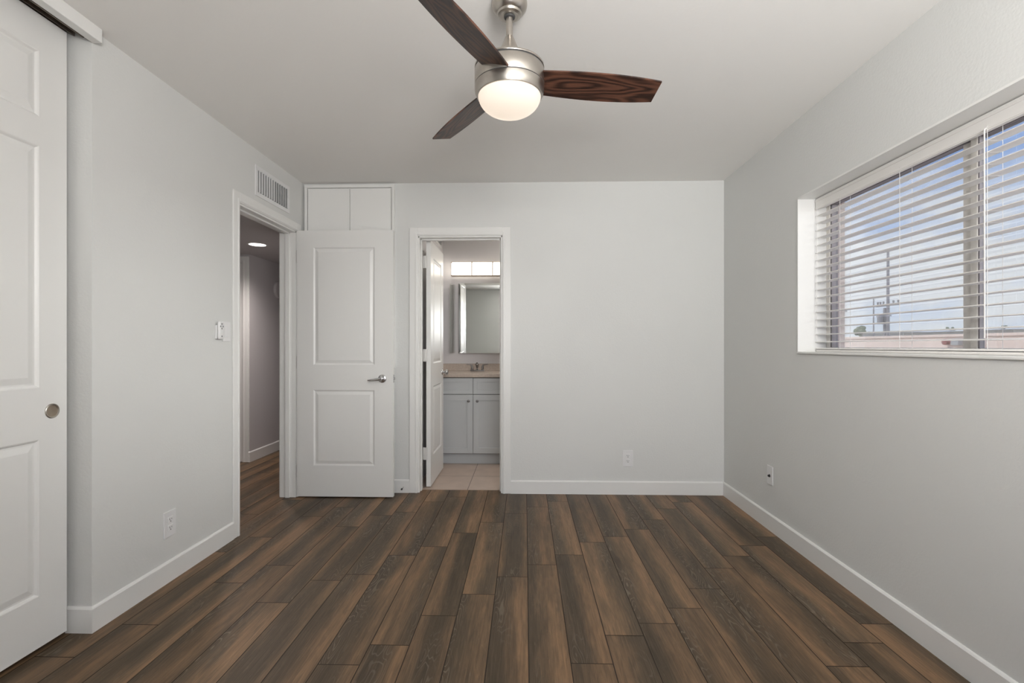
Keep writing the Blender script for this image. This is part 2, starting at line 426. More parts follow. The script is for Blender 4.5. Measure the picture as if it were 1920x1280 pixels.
# ------------------------------------------------------------------ panel doors
def panel_door(w, h, th, cols, rows, fld=0.030, dp=0.008):
    """leaf from (0,0) to (w,h), thickness along y (-th/2..th/2); cols/rows = panel intervals"""
    bm = bmesh.new()
    xs = sorted({0, w, *[c for r in cols for c in r]}); zs = sorted({0, h, *[c for r in rows for c in r]})
    for s in (-1, 1):
        yy = s*th/2
        for i in range(len(xs)-1):
            for k in range(len(zs)-1):
                a, b, c, d = xs[i], xs[i+1], zs[k], zs[k+1]
                if (a, b) in cols and (c, d) in rows:
                    loops = []
                    for ins, dep in ((0, 0), (.004, .002), (.010, dp), (.016, dp), (.016+fld*.55, dp*.35), (.016+fld*.7, dp*.2)):
                        q = yy-s*dep
                        loops.append([bm.verts.new(p) for p in ((a+ins, q, c+ins), (b-ins, q, c+ins), (b-ins, q, d-ins), (a+ins, q, d-ins))])
                    for A, Bq in zip(loops, loops[1:]):
                        for e in range(4): bm.faces.new((A[e], A[(e+1) % 4], Bq[(e+1) % 4], Bq[e]))
                    bm.faces.new(loops[-1])
                else:
                    quad(bm, ((a, yy, c), (b, yy, c), (b, yy, d), (a, yy, d)))
    y0, y1 = -th/2, th/2
    quad(bm, ((0, y0, 0), (0, y1, 0), (0, y1, h), (0, y0, h))); quad(bm, ((w, y0, 0), (w, y1, 0), (w, y1, h), (w, y0, h)))
    quad(bm, ((0, y0, 0), (w, y0, 0), (w, y1, 0), (0, y1, 0))); quad(bm, ((0, y0, h), (w, y0, h), (w, y1, h), (0, y1, h)))
    bmesh.ops.remove_doubles(bm, verts=bm.verts[:], dist=1e-5)
    return bm
def hinge_bm(x, y, z):
    bm = bmesh.new(); tube(bm, (x, y, z-.044), (x, y, z+.044), .0055, seg=12)
    tube(bm, (x, y, z+.044), (x, y, z+.048), .004, seg=12); tube(bm, (x, y, z-.048), (x, y, z-.044), .004, seg=12)
    return bm

# bedroom door, standing open against the back wall
DW = 0.737; DH = 2.026
d1 = thing('door_1', (-1.736, 3.6625, 0.010), kind='structure')
lf = obj('door_leaf', panel_door(DW, DH, .035, [(.125, .595)], [(.235, .812), (1.002, 1.898)]), M['door'], d1)
def lever(parent, x, z, s, yf):
    """lever set: rose, neck and lever on the face at local y = yf, pointing to -x"""
    bm = bmesh.new()
    lathe(bm, [(0, .012), (.020, .011), (.029, .007), (.032, .002), (.032, 0), (0, 0)], 40,
          Matrix.Translation((x, yf, z)) @ Matrix.Rotation(R(90)*s, 4, 'X'))
    path_tube(bm, [(x, yf-s*.008, z), (x, yf-s*.035, z), (x, yf-s*.046, z)], [.013, .011, .012])
    path_tube(bm, [(x+.008, yf-s*.045, z+.001), (x-.015, yf-s*.047, z-.001), (x-.05, yf-s*.048, z-.006), (x-.085, yf-s*.046, z-.010), (x-.100, yf-s*.042, z-.010)],
              [.011, .0115, .0085, .0065, .004])
    h = obj('door_handle', bm, M['chrome'], parent, smooth=True, label='satin chrome lever handle')
    return h
lever(d1, .655, .898, 1, -.0175)
lever(d1, .655, .898, -1, .0175)
bm = B((DW-.0005, DW+.0012, -.012, .012, .868, .928), bev=.0005); box(bm, DW, DW+.010, -.007, .007, .888, .908, bev=.002)
obj('latch', bm, M['chrome'], d1, label='satin chrome latch plate with bolt')
for z in (.19, 1.02, 1.83): obj('hinge', hinge_bm(-.006, -.006+.0175-.02, z), M['hinge'], d1, smooth=True)

# bathroom door, swung open into the bathroom
BW = .605
d2 = thing('door_2', (-0.785, YB+T+.010, 0.010), kind='structure', rotz=R(90))
obj('door_leaf', panel_door(BW, 2.01, .036, [(.115, .50)], [(.235, .812), (1.002, 1.885)]), M['door'], d2)
def knob_bm(x, z, s, yf):
    bm = bmesh.new()
    lathe(bm, [(0, .058), (.014, .057), (.024, .050), (.027, .041), (.023, .032), (.013, .026), (.010, .012), (.028, .008), (.031, .003), (.031, 0), (0, 0)], 32,
          Matrix.Translation((x, yf, z)) @ Matrix.Rotation(R(90)*s, 4, 'X'))
    return bm
obj('knob', knob_bm(BW-.06, .905, 1, -.018), M['chrome'], d2, smooth=True, label='satin chrome round knob')
obj('knob', knob_bm(BW-.06, .905, -1, .018), M['chrome'], d2, smooth=True, label='satin chrome round knob')
bm = B((BW-.0005, BW+.001, -.012, .012, .875, .935)); box(bm, BW, BW+.010, -.006, .006, .896, .914, bev=.002)
obj('latch', bm, M['chrome'], d2)
for z in (.27, 1.07, 1.83):
    bm = B((-.008, .0, -.003+.018-.006, .043, z-.05, z+.05), bev=.001)
    tube(bm, (-.011, .026, z-.05), (-.011, .026, z+.05), .006, seg=12)
    obj('hinge', bm, M['hinge'], d2)

# closet sliding doors
def sliding_door(name, x, y1, label_pull=True, w=.80):
    d = thing(name, (x, y1, 0.020), kind='structure', rotz=R(-90))   # local +x runs towards the camera
    obj('door_leaf', panel_door(w, 2.388, .034, [(.110, .350), (.450, .690)], [(.194, .784), (.980, 1.892), (2.000, 2.250)], fld=.034), M['door'], d)
    return d
d3 = sliding_door('door_3', -1.847, 1.885)
bm = bmesh.new()
# local -y?  face towards the room is +y local after rotation of -90 deg => local (x,y) -> world (y,-x); room side is local +y
RM = Matrix.Translation((.060, .017, .886)) @ Matrix.Rotation(R(-90), 4, 'X')
lathe(bm, [(0, .0006), (.019, .0006), (.0225, .0012), (.0235, .0015), (.026, .0022), (.0285, .0012), (.029, 0), (0, -.001)], 48, RM)
fp = obj('flush_pull', bm, M['bronze'], d3, smooth=True, label='round bronze flush pull')
bm = bmesh.new(); lathe(bm, [(.0225, .0012), (.0235, .0028), (.026, .0034), (.0285, .0022), (.0290, 0.0)], 48, RM)
obj('rim', bm, M['nickel'], fp, smooth=True)
sliding_door('door_4', -1.893, 1.14)
# header board and track above the closet opening
struct('trim_6', B((-1.752, -1.713, YF, CY+.006, 2.384, H), bev=.003), M['trim'])
bm = B((-1.915, -1.754, YF, CY, 2.432, 2.439), (-1.790, -1.784, YF, CY, 2.405, 2.433), (-1.870, -1.866, YF, CY, 2.412, 2.433), (-1.915, -1.911, YF, CY, 2.405, 2.433), (-1.826, -1.822, YF, CY, 2.412, 2.433))
struct('trim_7', bm, M['track'])

# ------------------------------------------------------------------ built-in cupboard behind the bedroom door
cb = thing('wall_cupboard', (-1.385, YB, 0.985), 'white built-in wall cupboard with two tall flat doors behind the open bedroom door', 'cupboard')
x0, x1, zt = -.350, .362, 1.437
obj('carcass', B((x0, x1, -.012, 0, 0, zt)), M['trim'], cb)
obj('frame', B((x0, x0+.020, -.030, -.012, 0, zt-.02), (x1-.020, x1, -.030, -.012, 0, zt-.02), (x0, x1, -.032, -.012, zt-.022, zt), (x0+.02, x1-.02, -.030, -.012, 0, .02), bev=.002), M['trim'], cb)
obj('door', B((x0+.026, .0085, -.029, -.013, .024, zt-.030), bev=.002), M['trim'], cb)
obj('door', B((.0115, x1-.026, -.029, -.013, .024, zt-.030), bev=.002), M['trim'], cb)

# ------------------------------------------------------------------ window in the right wall
w1 = thing('window_1', (0, 0, 0), kind='structure')
fx0, fx1 = 1.700, 1.742
bm = B((fx0, fx1, WY0, WY0+.035, WZ0, WZ1), (fx0, fx1, WY1-.03, WY1, WZ0, WZ1), (fx0, fx1, WY0, WY1, WZ0, WZ0+.03), (fx0, fx1, WY0, WY1, WZ1-.03, WZ1), bev=.003)
obj('window_frame', bm, M['winframe'], w1)
bm = B((fx0+.010, fx1, 1.899, 1.934, WZ0+.02, WZ1-.02), (fx0-.004, fx0+.018, 1.858, 1.888, WZ0+.02, WZ1-.02), bev=.003)
obj('meeting_stile', bm, M['winframe'], w1)
bm = B((fx0+.010, fx1-.010, 1.888, 1.899, WZ0+.02, WZ1-.02), (fx0-.002, fx0+.016, 1.851, 1.859, WZ0+.02, WZ1-.02), (fx0+.004, fx1-.006, WY1-.045, WY1-.029, WZ0+.02, WZ1-.02),
       (fx0+.004, fx1-.006, WY0+.03, WY1-.03, WZ1-.048, WZ1-.029))
obj('gasket', bm, M['windark'], w1)
obj('pane', B((fx0+.022, fx0+.026, 1.92, WY1-.03, WZ0+.03, WZ1-.03)), M['glass'], w1)
obj('pane', B((fx0+.006, fx0+.010, WY0+.03, 1.86, WZ0+.03, WZ1-.03)), M['glass'], w1)
obj('window_sill', B((XR-.010, 1.700, WY0-.004, WY1+.0, WZ0-.006, WZ0+.006), bev=.003), M['trim'], w1)
struct('trim_8', B((XR-.004, 1.700, WY1-.002, WY1+.006, WZ0, WZ1), (XR-.004, 1.700, WY0-.006, WY0+.002, WZ0, WZ1), (XR-.004, 1.700, WY0, WY1, WZ1-.003, WZ1+.006)), M['trim'])
struct('wall_exterior', B((WO, WO+.012, YF-2, WY0, -.3, 2.7), (WO, WO+.012, WY1, YB+3, -.3, 2.7), (WO, WO+.012, WY0, WY1, -.3, WZ0), (WO, WO+.012, WY0, WY1, WZ1, 2.7),
      (fx1, WO+.012, WY1-.001, WY1+.004, WZ0, WZ1), (fx1, WO+.012, WY0, WY0+.003, WZ0, WZ1), (fx1, WO+.012, WY0, WY1, WZ0-.003, WZ0+.002), (fx1, WO+.012, WY0, WY1, WZ1-.002, WZ1+.003)), M['stucco'])

# unseen window frame behind the camera, added to go with the fill lamp
w2 = thing('added_window', (0, 0, 0), kind='structure')
obj('window_frame', B((-.35, -.31, YF-.09, YF-.05, .06, 2.12), (1.41, 1.45, YF-.09, YF-.05, .06, 2.12), (-.35, 1.45, YF-.09, YF-.05, .06, .11), (-.35, 1.45, YF-.09, YF-.05, 2.08, 2.12), (.53, .57, YF-.09, YF-.05, .06, 2.12)), M['winframe'], w2)

# ------------------------------------------------------------------ venetian blind
vb = thing('window_blind', (1.66, (WY0+WY1)/2, WZ1-.002), 'white two inch horizontal slat blind lowered and open in the side window', 'blind')
hy = (WY1-WY0)/2-.010
obj('headrail', B((-.015, .027, -hy, hy, -.050, -.004), bev=.002), M['slat'], vb)
bm = B((-.026, -.018, -hy, hy, -.066, -.004), bev=.002); box(bm, -.029, -.026, -hy, hy, -.022, -.012, bev=.001); box(bm, -.029, -.026, -hy, hy, -.062, -.054, bev=.001)
obj('valance', bm, M['slat'], vb)
bm = bmesh.new()
NS = 19
for i in range(NS):
    z = -.100-.0415*i; n = 6
    for k in range(n):      # slightly crowned slat
        a0, a1 = -.025+.05*k/n, -.025+.05*(k+1)/n
        f = lambda a: z+.0025*(1-(a/.025)**2)
        top = [(a0, f(a0)+.0014), (a1, f(a1)+.0014)]; bot = [(a0, f(a0)-.0014), (a1, f(a1)-.0014)]
        quad(bm, [(top[0][0], -hy, top[0][1]), (top[1][0], -hy, top[1][1]), (top[1][0], hy, top[1][1]), (top[0][0], hy, top[0][1])])
        quad(bm, [(bot[0][0], -hy, bot[0][1]), (bot[0][0], hy, bot[0][1]), (bot[1][0], hy, bot[1][1]), (bot[1][0], -hy, bot[1][1])])
        for yy in (-hy, hy): quad(bm, [(top[0][0], yy, top[0][1]), (top[1][0], yy, top[1][1]), (bot[1][0], yy, bot[1][1]), (bot[0][0], yy, bot[0][1])])
    for a in (-.025, .025): quad(bm, [(a, -hy, z-.0014), (a, -hy, z+.0014), (a, hy, z+.0014), (a, hy, z-.0014)])
bmesh.ops.remove_doubles(bm, verts=bm.verts[:], dist=1e-6)
obj('slats', bm, M['slat'], vb)
obj('bottom_rail', B((-.025, .025, -hy, hy, -.860, -.838), bev=.004), M['slat'], vb)
for yy in (-.80, -.42, -.06, .34, .74):
    bm = bmesh.new()
    for xx in (-.0265, .0265): tube(bm, (xx, yy, -.84), (xx, yy, -.05), .0009, seg=6)
    for i in range(NS): box(bm, -.0265, .0265, yy-.0006, yy+.0006, -.1026-.0415*i, -.1018-.0415*i)
    obj('ladder_cord', bm, M['cord'], vb)
bm = bmesh.new(); tube(bm, (-.038, -.062, -.80), (-.034, -.057, -.06), .0022, seg=10); tube(bm, (-.034, -.057, -.065), (-.020, -.057, -.045), .002, seg=8)
obj('tilt_wand', bm, M['cord'], vb, smooth=True)
bm = bmesh.new(); tube(bm, (-.032, hy-.022, -.80), (-.030, hy-.022, -.05), .0015, seg=8)
obj('lift_cord', bm, M['cord'], vb)

# ------------------------------------------------------------------ ceiling fan
fan = thing('ceiling_fan', (-0.057, 1.80, H), 'three-blade brushed nickel ceiling fan with dark walnut blades and lit opal dome light', 'ceiling fan')
Zf = lambda z: z-H
bm = bmesh.new()
lathe(bm, [(0, 0), (.064, 0), (.066, -.004), (.066, -.018), (.063, -.028), (.051, -.043), (.046, -.046), (.045, -.049), (.043, -.053), (.036, -.056), (.034, -.058), (.030, -.058), (0, -.058)], 64)
obj('canopy', bm, M['nickel'], fan, smooth=True)
bm = bmesh.new(); lathe(bm, [(0, -.0585), (.021, -.0585), (.020, -.062), (.014, -.065), (0, -.065)], 32)
obj('ball_collar', bm, M['rubber'], fan, smooth=True)
bm = bmesh.new(); tube(bm, (0, 0, -.063), (0, 0, Zf(2.296)), .0130, seg=32)
obj('downrod', bm, M['nickel'], fan, smooth=True)
bm = bmesh.new(); lathe(bm, [(0, Zf(2.307)), (.0150, Zf(2.307)), (.0165, Zf(2.303)), (.0385, Zf(2.250)), (.062, Zf(2.198)), (0, Zf(2.196))], 48)
obj('coupling_cover', bm, M['nickel'], fan, smooth=True)
bm = bmesh.new(); lathe(bm, [(0, Zf(2.199)), (.118, Zf(2.199)), (.1285, Zf(2.193)), (.1295, Zf(2.188)), (.1285, Zf(2.186)), (0, Zf(2.186))], 96)
obj('top_plate', bm, M['nickel'], fan, smooth=True)
bm = bmesh.new(); lathe(bm, [(.1255, Zf(2.187)), (.1255, Zf(2.180))], 96)
obj('gap_ring', bm, M['rubber'], fan, smooth=True)
bm = bmesh.new(); lathe(bm, [(0, Zf(2.1805)), (.128, Zf(2.1805)), (.1295, Zf(2.178)), (.1295, Zf(2.1255)), (.1285, Zf(2.124)), (0, Zf(2.124))], 96)
obj('motor_housing', bm, M['nickel'], fan, smooth=True)
bm = bmesh.new(); lathe(bm, [(0, Zf(2.1225)), (.1265, Zf(2.1225)), (.1295, Zf(2.120)), (.1290, Zf(2.108)), (.1265, Zf(2.095)), (.121, Zf(2.084)), (.1185, Zf(2.083)), (0, Zf(2.084))], 96)
lk = obj('light_kit', bm, M['nickel'], fan, smooth=True)
bm = bmesh.new(); lathe(bm, [(.127, Zf(2.1245)), (.127, Zf(2.122))], 96)
obj('seam_ring', bm, M['rubber'], fan, smooth=True)
bm = bmesh.new(); prof = []
for i in range(17):
    a = i/16*PI/2; prof.append((.1165*math.cos(a)**.85 if i < 16 else 0, Zf(2.086)-.070*math.sin(a)))
lathe(bm, prof, 96)
obj('globe', bm, M['globe'], fan, smooth=True, label='lit opal glass dome')
gl = lamp('globe_lamp', 'SPOT', (0, 0, Zf(2.008)), 8.0, (1.0, .94, .87), spot_size=R(168), spot_blend=0.55, shadow_soft_size=0.0); gl.parent = fan
# one blade: outline in (u along, v across), pitched
def blade_bm():
    bm = bmesh.new(); uvl = bm.loops.layers.uv.new('UVMap')
    N = 22; r0, th = .100, .006
    def edge(r, s):
        q = (r-r0)/(.60-r0)
        if s > 0: wv = .051+.016*math.sin(min(1, q*1.02)*PI*.80+.15)-.014*q**3
        else: wv = .051+.013*math.sin(min(1, q)*PI*.80+.15)-.014*q**3
        return wv
    top, bot = [], []
    for i in range(N+1):
        q = i/N
        ra = r0+(.560-r0)*q     # +v (lower) side ends shorter
        rb = r0+(.566-r0)*q
        row = []
        for k in range(7):
            f = k/6; r = ra*(1-f)+rb*f
            v = edge(ra, 1)*(1-f)-edge(rb, -1)*f
            row.append((r, v))
        top.append([bm.verts.new((r, v, th/2)) for r, v in row]); bot.append([bm.verts.new((r, v, -th/2)) for r, v in row])
    for A, flip in ((top, 0), (bot, 1)):
        for i in range(N):
            for k in range(6):
                bm.faces.new((A[i][k], A[i+1][k], A[i+1][k+1], A[i][k+1]))
    for i in range(N):
        for k in (0, 6): bm.faces.new((top[i][k], top[i+1][k], bot[i+1][k], bot[i][k]))
    for i in (0, N):
        for k in range(6): bm.faces.new((top[i][k], top[i][k+1], bot[i][k+1], bot[i][k]))
    for f in bm.faces:
        for l in f.loops: l[uvl].uv = (l.vert.co.x, l.vert.co.y)
    return bm
PITCH = R(-17)
for i, ang in enumerate((6.2, 126.2, 246.2)):
    if i == 0: bl = obj('blade', blade_bm(), M['blade'], fan); bl0 = bl
    else: bl = bl0.copy(); C.objects.link(bl); bl.parent = fan
    bl.rotation_euler = (Matrix.Rotation(R(ang), 3, 'Z') @ Matrix.Rotation(R(1.8), 3, 'Y') @ Matrix.Rotation(PITCH, 3, 'X')).to_euler()
    bl.location = (0, 0, Zf(2.146))

# ------------------------------------------------------------------ supply vent on the left wall
def register(name, loc, rotz, w, h, label, cat='vent', nl=13):
    """plate in local x (width) and z, facing local -y"""
    v = thing(name, loc, label, cat, rotz=rotz)
    b = .028
    bm = B((-w/2, w/2, -.006, 0, h/2-b, h/2), (-w/2, w/2, -.006, 0, -h/2, -h/2+b), (-w/2, -w/2+b, -.006, 0, -h/2+b, h/2-b), (w/2-b, w/2, -.006, 0, -h/2+b, h/2-b), bev=.0015)
    obj('frame', bm, M['plate'], v)
    obj('duct_shade', B((-w/2+b, w/2-b, -.0012, -.0002, -h/2+b, h/2-b)), M['duct_shade'], v)  # flat grey sheet painted as the shade behind the louvers
    W = w-2*b
    for i in range(nl):
        cx = -W/2+W*(i+.5)/nl
        a = R(-6) if i < nl/2 else R(-28)
        bm = B((-.0006, .0006, -.0052, .0052, -h/2+b, h/2-b))
        bmesh.ops.transform(bm, matrix=Matrix.Translation((cx, -.0078, 0)) @ Matrix.Rotation(a, 4, 'Z'), verts=bm.verts[:])
        obj('louver', bm, M['plate'], v)
    return v
register('air_vent', (XL, 3.322, 2.237), R(90), .455, .200, 'white louvered air vent high on left wall above bedroom doorway', nl=13)
register('air_vent', (BL, 4.93, 2.27), R(90), .34, .17, 'white air vent high on bathroom side wall above the open door', nl=7)

# ------------------------------------------------------------------ switch, remote, outlets
sw = thing('light_switch', (XL, 2.790, 1.241), 'white rocker switch plate beside bedroom doorway', 'light switch', rotz=R(90))
obj('plate', B((-.036, .036, -.006, 0, -.058, .058), bev=.002), M['plate'], sw)
bm = B((-.0165, .0165, -.009, -.005, -.033, .033), bev=.0015)
obj('rocker', bm, M['plate'], sw)
rm = thing('fan_remote', (XL, 2.712, 1.246), 'small white fan remote in wall cradle left of the rocker switch', 'remote', rotz=R(90))
obj('cradle', B((-.024, .024, -.010, 0, -.050, .030), bev=.004), M['plate'], rm)
bm = bmesh.new()
box(bm, -.021, .021, -.026, -.011, -.052, .008, bev=.008, seg=3); box(bm, -.022, .022, -.026, -.010, -.004, .052, bev=.009, seg=3)
obj('handset', bm, M['plate'], rm, smooth=True)
for bx_, bz in ((0, .036), (-.011, .022), (.011, .022), (0, .010), (0, -.034)):
    bm = bmesh.new(); tube(bm, (bx_, -.0255, bz), (bx_, -.0268, bz), .005, seg=12)
    obj('button', bm, M['bluegrey'], rm, label='small grey button')
def outlet(loc, rotz, label):
    o = thing('power_outlet', loc, label, 'outlet', rotz=rotz)
    obj('plate', B((-.040, .040, -.006, 0, -.063, .063), bev=.002), M['plate'], o)
    for sz in (-.020, .020):
        r = obj('receptacle', B((-.0165, .0165, -.0085, -.005, sz-.0145, sz+.0145), bev=.0015), M['plate'], o)
        bm = B((-.0075, -.005, -.0090, -.008, sz-.002, sz+.007), (.005, .0072, -.0090, -.008, sz-.001, sz+.006))
        tube(bm, (0, -.008, sz-.008), (0, -.0090, sz-.008), .0028, seg=12)
        obj('slots', bm, M['dark'], r)
outlet((XL, 2.337, .283), R(90), 'white duplex outlet low on left wall between closet and doorway')
outlet((.803, YB, .281), 0, 'white duplex outlet low on back wall right of bathroom doorway')
cx = thing('cable_outlet', (XR, 3.083, .345), 'white cable wall plate with dark jack low on window wall', 'outlet', rotz=R(-90))
obj('plate', B((-.035, .035, -.006, 0, -.058, .058), bev=.002), M['plate'], cx)
bm = bmesh.new(); tube(bm, (0, -.005, -.004), (0, -.016, -.004), .0065, seg=12); tube(bm, (0, -.005, -.004), (0, -.008, -.004), .010, seg=6)
obj('jack', bm, M['dark'], cx, label='dark threaded cable jack')
ds = thing('door_stop', (-0.955, YB-.012, .045), 'small dark bumper door stop on back baseboard beside open door', 'door stop')
bm = bmesh.new(); tube(bm, (0, 0, 0), (0, -.045, 0), .004, seg=10)
obj('post', bm, M['chrome'], ds)
bm = bmesh.new(); tube(bm, (0, -.045, 0), (0, -.058, 0), .007, seg=12)
obj('bumper', bm, M['rubber'], ds)

# ------------------------------------------------------------------ hall
rl = thing('recessed_light', (-2.40, 4.28, HC), 'round lit recessed ceiling light in the hallway', 'ceiling light')
bm = bmesh.new(); lathe(bm, [(.070, -.0005), (.086, -.0005), (.088, -.003), (.078, -.006), (.070, -.004)], 40)
obj('trim_ring', bm, M['plate'], rl, smooth=True)
bm = bmesh.new(); lathe(bm, [(0, -.0035), (.071, -.0035), (.071, -.0005), (0, -.0005)], 40)
obj('lens', bm, M['downlight'], rl)
hl = lamp('downlight_lamp', 'SPOT', (0, 0, -.02), 62, (1, .90, .86), spot_size=R(150), spot_blend=1.0, shadow_soft_size=.06); hl.parent = rl
# door on the facing wall of the hall
struct('trim_9', casing_x(HX-.062-.72, HX-.068, 1.985, HY, -1, w=.062), M['trim'])
d5 = thing('door_5', (HX-.062-.72, HY-.004, .01), kind='structure')
obj('door_leaf', panel_door(.714, 1.97, .012, [(.12, .594)], [(.235, .812), (1.002, 1.85)]), M['door'], d5)
ch = thing('door_chime', (HX, 5.30, 1.775), 'round grey chime cover on the dim hallway wall', 'chime')
bm = bmesh.new(); lathe(bm, [(0, .035), (.05, .034), (.085, .026), (.095, .010), (.095, 0), (0, 0)], 40, Matrix.Rotation(R(90), 4, 'Y'))
obj('cover', bm, M['hall'], ch, smooth=True)

# ------------------------------------------------------------------ bathroom vanity
va = thing('vanity_cabinet', (-.502, 4.70, .002), 'grey shaker vanity cabinet under the bathroom sink counter', 'cabinet')
vx0, vx1 = BL+.502+.002, .372
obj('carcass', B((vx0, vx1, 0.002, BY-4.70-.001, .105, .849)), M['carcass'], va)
obj('toe_kick', B((vx0, vx1, .040, BY-4.70-.001, 0, .104)), M['vanity'], va)
def shaker(x0, x1, z0, z1, fr=.055):
    bm = B((x0, x1, -.013, -.001, z0, z1))
    for b in ((x0, x0+fr, -.020, -.012, z0, z1), (x1-fr, x1, -.020, -.012, z0, z1), (x0+fr, x1-fr, -.020, -.012, z1-fr, z1), (x0+fr, x1-fr, -.020, -.012, z0, z0+fr)): box(bm, *b, bev=.001)
    return bm
for xa, xb, s in ((vx0+.004, -.002, 1), (.002, vx1-.004, -1)):
    dr = obj('door', shaker(xa, xb, .112, .681), M['vanity'], va)
    kx = xb-.040 if s > 0 else xa+.040
    bm = bmesh.new(); lathe(bm, [(0, .026), (.009, .025), (.0135, .020), (.0125, .014), (.006, .010), (.006, 0), (0, 0)], 24, Matrix.Translation((kx, -.020, .621)) @ Matrix.Rotation(R(90), 4, 'X'))
    obj('knob', bm, M['knob'], dr, smooth=True, label='dark brushed metal knob')
    obj('drawer_front', shaker(xa, xb, .687, .842, fr=.036), M['vanity'], va)
ct = thing('vanity_countertop', (-.502, 4.70, .852), 'beige stone countertop with backsplash on the grey vanity', 'countertop')
obj('slab', B((vx0, vx1+.012, -.040, BY-4.70-.001, 0, .038), bev=.005), M['counter'], ct)
obj('backsplash', B((vx0, vx1+.012, BY-4.70-.022, BY-4.70-.001, .038, .114), bev=.003), M['counter'], ct)
fa = thing('sink_faucet', (-.500, 5.085, .8905), 'two-handle dark nickel faucet on the bathroom countertop', 'faucet')
bm = B((-.075, .075, -.022, .022, .0003, .012), bev=.005)
obj('base', bm, M['knob'], fa, smooth=True)
bm = bmesh.new(); path_tube(bm, [(0, 0, .010), (0, 0, .045), (0, -.010, .072), (0, -.040, .085), (0, -.075, .080), (0, -.092, .066)], [.016, .013, .012, .011, .010, .009])
obj('spout', bm, M['knob'], fa, smooth=True)
for s in (-1, 1):
    bm = bmesh.new(); path_tube(bm, [(s*.055, 0, .010), (s*.055, 0, .035), (s*.058, 0, .062), (s*.060, 0, .068)], [.018, .013, .009, .006])
    path_tube(bm, [(s*.055, 0, .066), (s*.085, -.004, .069), (s*.115, -.008, .073)], [.006, .005, .0035])
    obj('handle', bm, M['knob'], fa, smooth=True)

mc = thing('medicine_cabinet', (-.475, BY, 1.08), 'mirrored medicine cabinet above the vanity with its left side door ajar', 'mirror cabinet')
obj('body', B((-.225, .235, -.1038, 0, 0, .739), bev=.001), M['plate'], mc)
bm = bmesh.new()
x0, x1, z0, z1, yf, bv = -.225, .235, 0.0, .739, -.104, .022
loops = []
for ins, yy in ((0.001, yf), (bv, yf-.0008)):
    loops.append([bm.verts.new(p) for p in ((x0+ins, yy, z0+ins), (x1-ins, yy, z0+ins), (x1-ins, yy, z1-ins), (x0+ins, yy, z1-ins))])
for A, Bq in zip(loops, loops[1:]):
    for e in range(4): bm.faces.new((A[e], A[(e+1) % 4], Bq[(e+1) % 4], Bq[e]))
bm.faces.new(loops[-1]); bm.faces.new(loops[0][::-1])
obj('mirror', bm, M['mirror'], mc)
bm = B((0, .006, -.110, 0, 0, .735), bev=.001)
bmesh.ops.transform(bm, matrix=Matrix.Translation((-.280, -.004, 0)) @ Matrix.Rotation(R(-20), 4, 'Z'), verts=bm.verts[:])
sd = obj('side_mirror', bm, M['mirror'], mc, label='narrow side mirror door standing ajar')
vl = thing('vanity_light', (-.449, BY, 1.972), 'lit three-shade frosted glass light bar above bathroom mirror', 'wall light')
obj('backplate', B((-.330, .330, -.028, 0, -.060, .060), bev=.004), M['bronze'], vl)
for i in range(3):
    xa = -.330+.220*i
    obj('shade', B((xa+.002, xa+.218, -.105, -.028, -.068, .068), bev=.014), M['shade'], vl)
obj('rail', B((-.332, .332, -.108, -.030, -.076, -.069), (-.332, .332, -.108, -.030, .069, .0725), (-.1145, -.1055, -.1075, -.030, -.069, .069), (.1055, .1145, -.1075, -.030, -.069, .069)), M['bronze'], vl)

cf_ = thing('bath_fill_light', (.30, 4.45, H), 'round white fill light added out of view on the bathroom ceiling', 'ceiling light')  # unseen fixture, added to brighten the bathroom
bm = bmesh.new(); lathe(bm, [(0, 0), (.15, 0), (.155, -.012), (.150, -.030), (.12, -.045), (0, -.052)], 48)
obj('diffuser', bm, M['shade'], cf_, smooth=True)
q = lamp('bath_fill_lamp', 'AREA', (0, 0, -.056), 8, (1, .95, .90), shape='DISK', size=.26); q.parent = cf_

# ------------------------------------------------------------------ outside the side window
GZ = -.35
struct('ground', B((WO+.012, 160, -40, 160, GZ-.1, GZ)), M['ground'])
FX = 6.0
fence = obj('block_fence', B((FX, FX+.15, -6, 60, GZ, 1.285)), M['fence']); tag(fence, 'pale pink block fence wall beyond the side window', 'fence')
fc = obj('fence_cap', B((FX-.02, FX+.17, -6, 60, 1.285, 1.32)), M['fence']); fc.parent = fence
def pix(u, X):     # world y where the sight line through column u meets x = X
    a = (u-960)/906.7; th = R(1.516)
    rx, ry = a*math.cos(th)-math.sin(th), a*math.sin(th)+math.cos(th)
    return X*ry/rx
def zat(v, y): return CAMH+(648-v)/906.7*y
X = 30; y = pix(1665, X)
up = thing('utility_pole', (X, y, GZ), 'tall dark utility pole with crossarms seen through window blind slats', 'utility pole')
bm = bmesh.new(); tube(bm, (0, 0, 0), (0, 0, zat(470, y)-GZ), .14, .09, seg=12); tube(bm, (0, .32, 0), (0, .32, zat(578, y)-GZ), .15, .13, seg=12)
obj('pole', bm, M['wood_pole'], up)
for dz in (4.85, 4.0):
    bm = B((-.06, .06, -1.25 if dz > 4.5 else -.3, 1.25, dz-.06, dz+.06))
    ca = obj('crossarm', bm, M['wood_pole'], up)
    for q in ((-1.1, -.6, .5, .85, 1.15) if dz > 4.5 else ()):
        bm = bmesh.new(); tube(bm, (0, q, dz+.06), (0, q, dz+.35), .05, .08, seg=8)
        obj('insulator', bm, M['wood_pole'], ca)
bm = bmesh.new(); tube(bm, (-.3, .45, 3.3), (-.3, .45, 4.1), .22, seg=14); obj('transformer', bm, M['wood_pole'], up)
X = 22; y = pix(1638, X)
bm = bmesh.new(); tube(bm, (0, 0, 0), (0, 0, zat(560, y)-GZ), .05, .035, seg=8)
o = obj('thin_mast', bm, M['wood_pole'], loc=(X, y, GZ))
tag(o, 'thin grey mast standing left of the tall utility pole outside', 'mast')
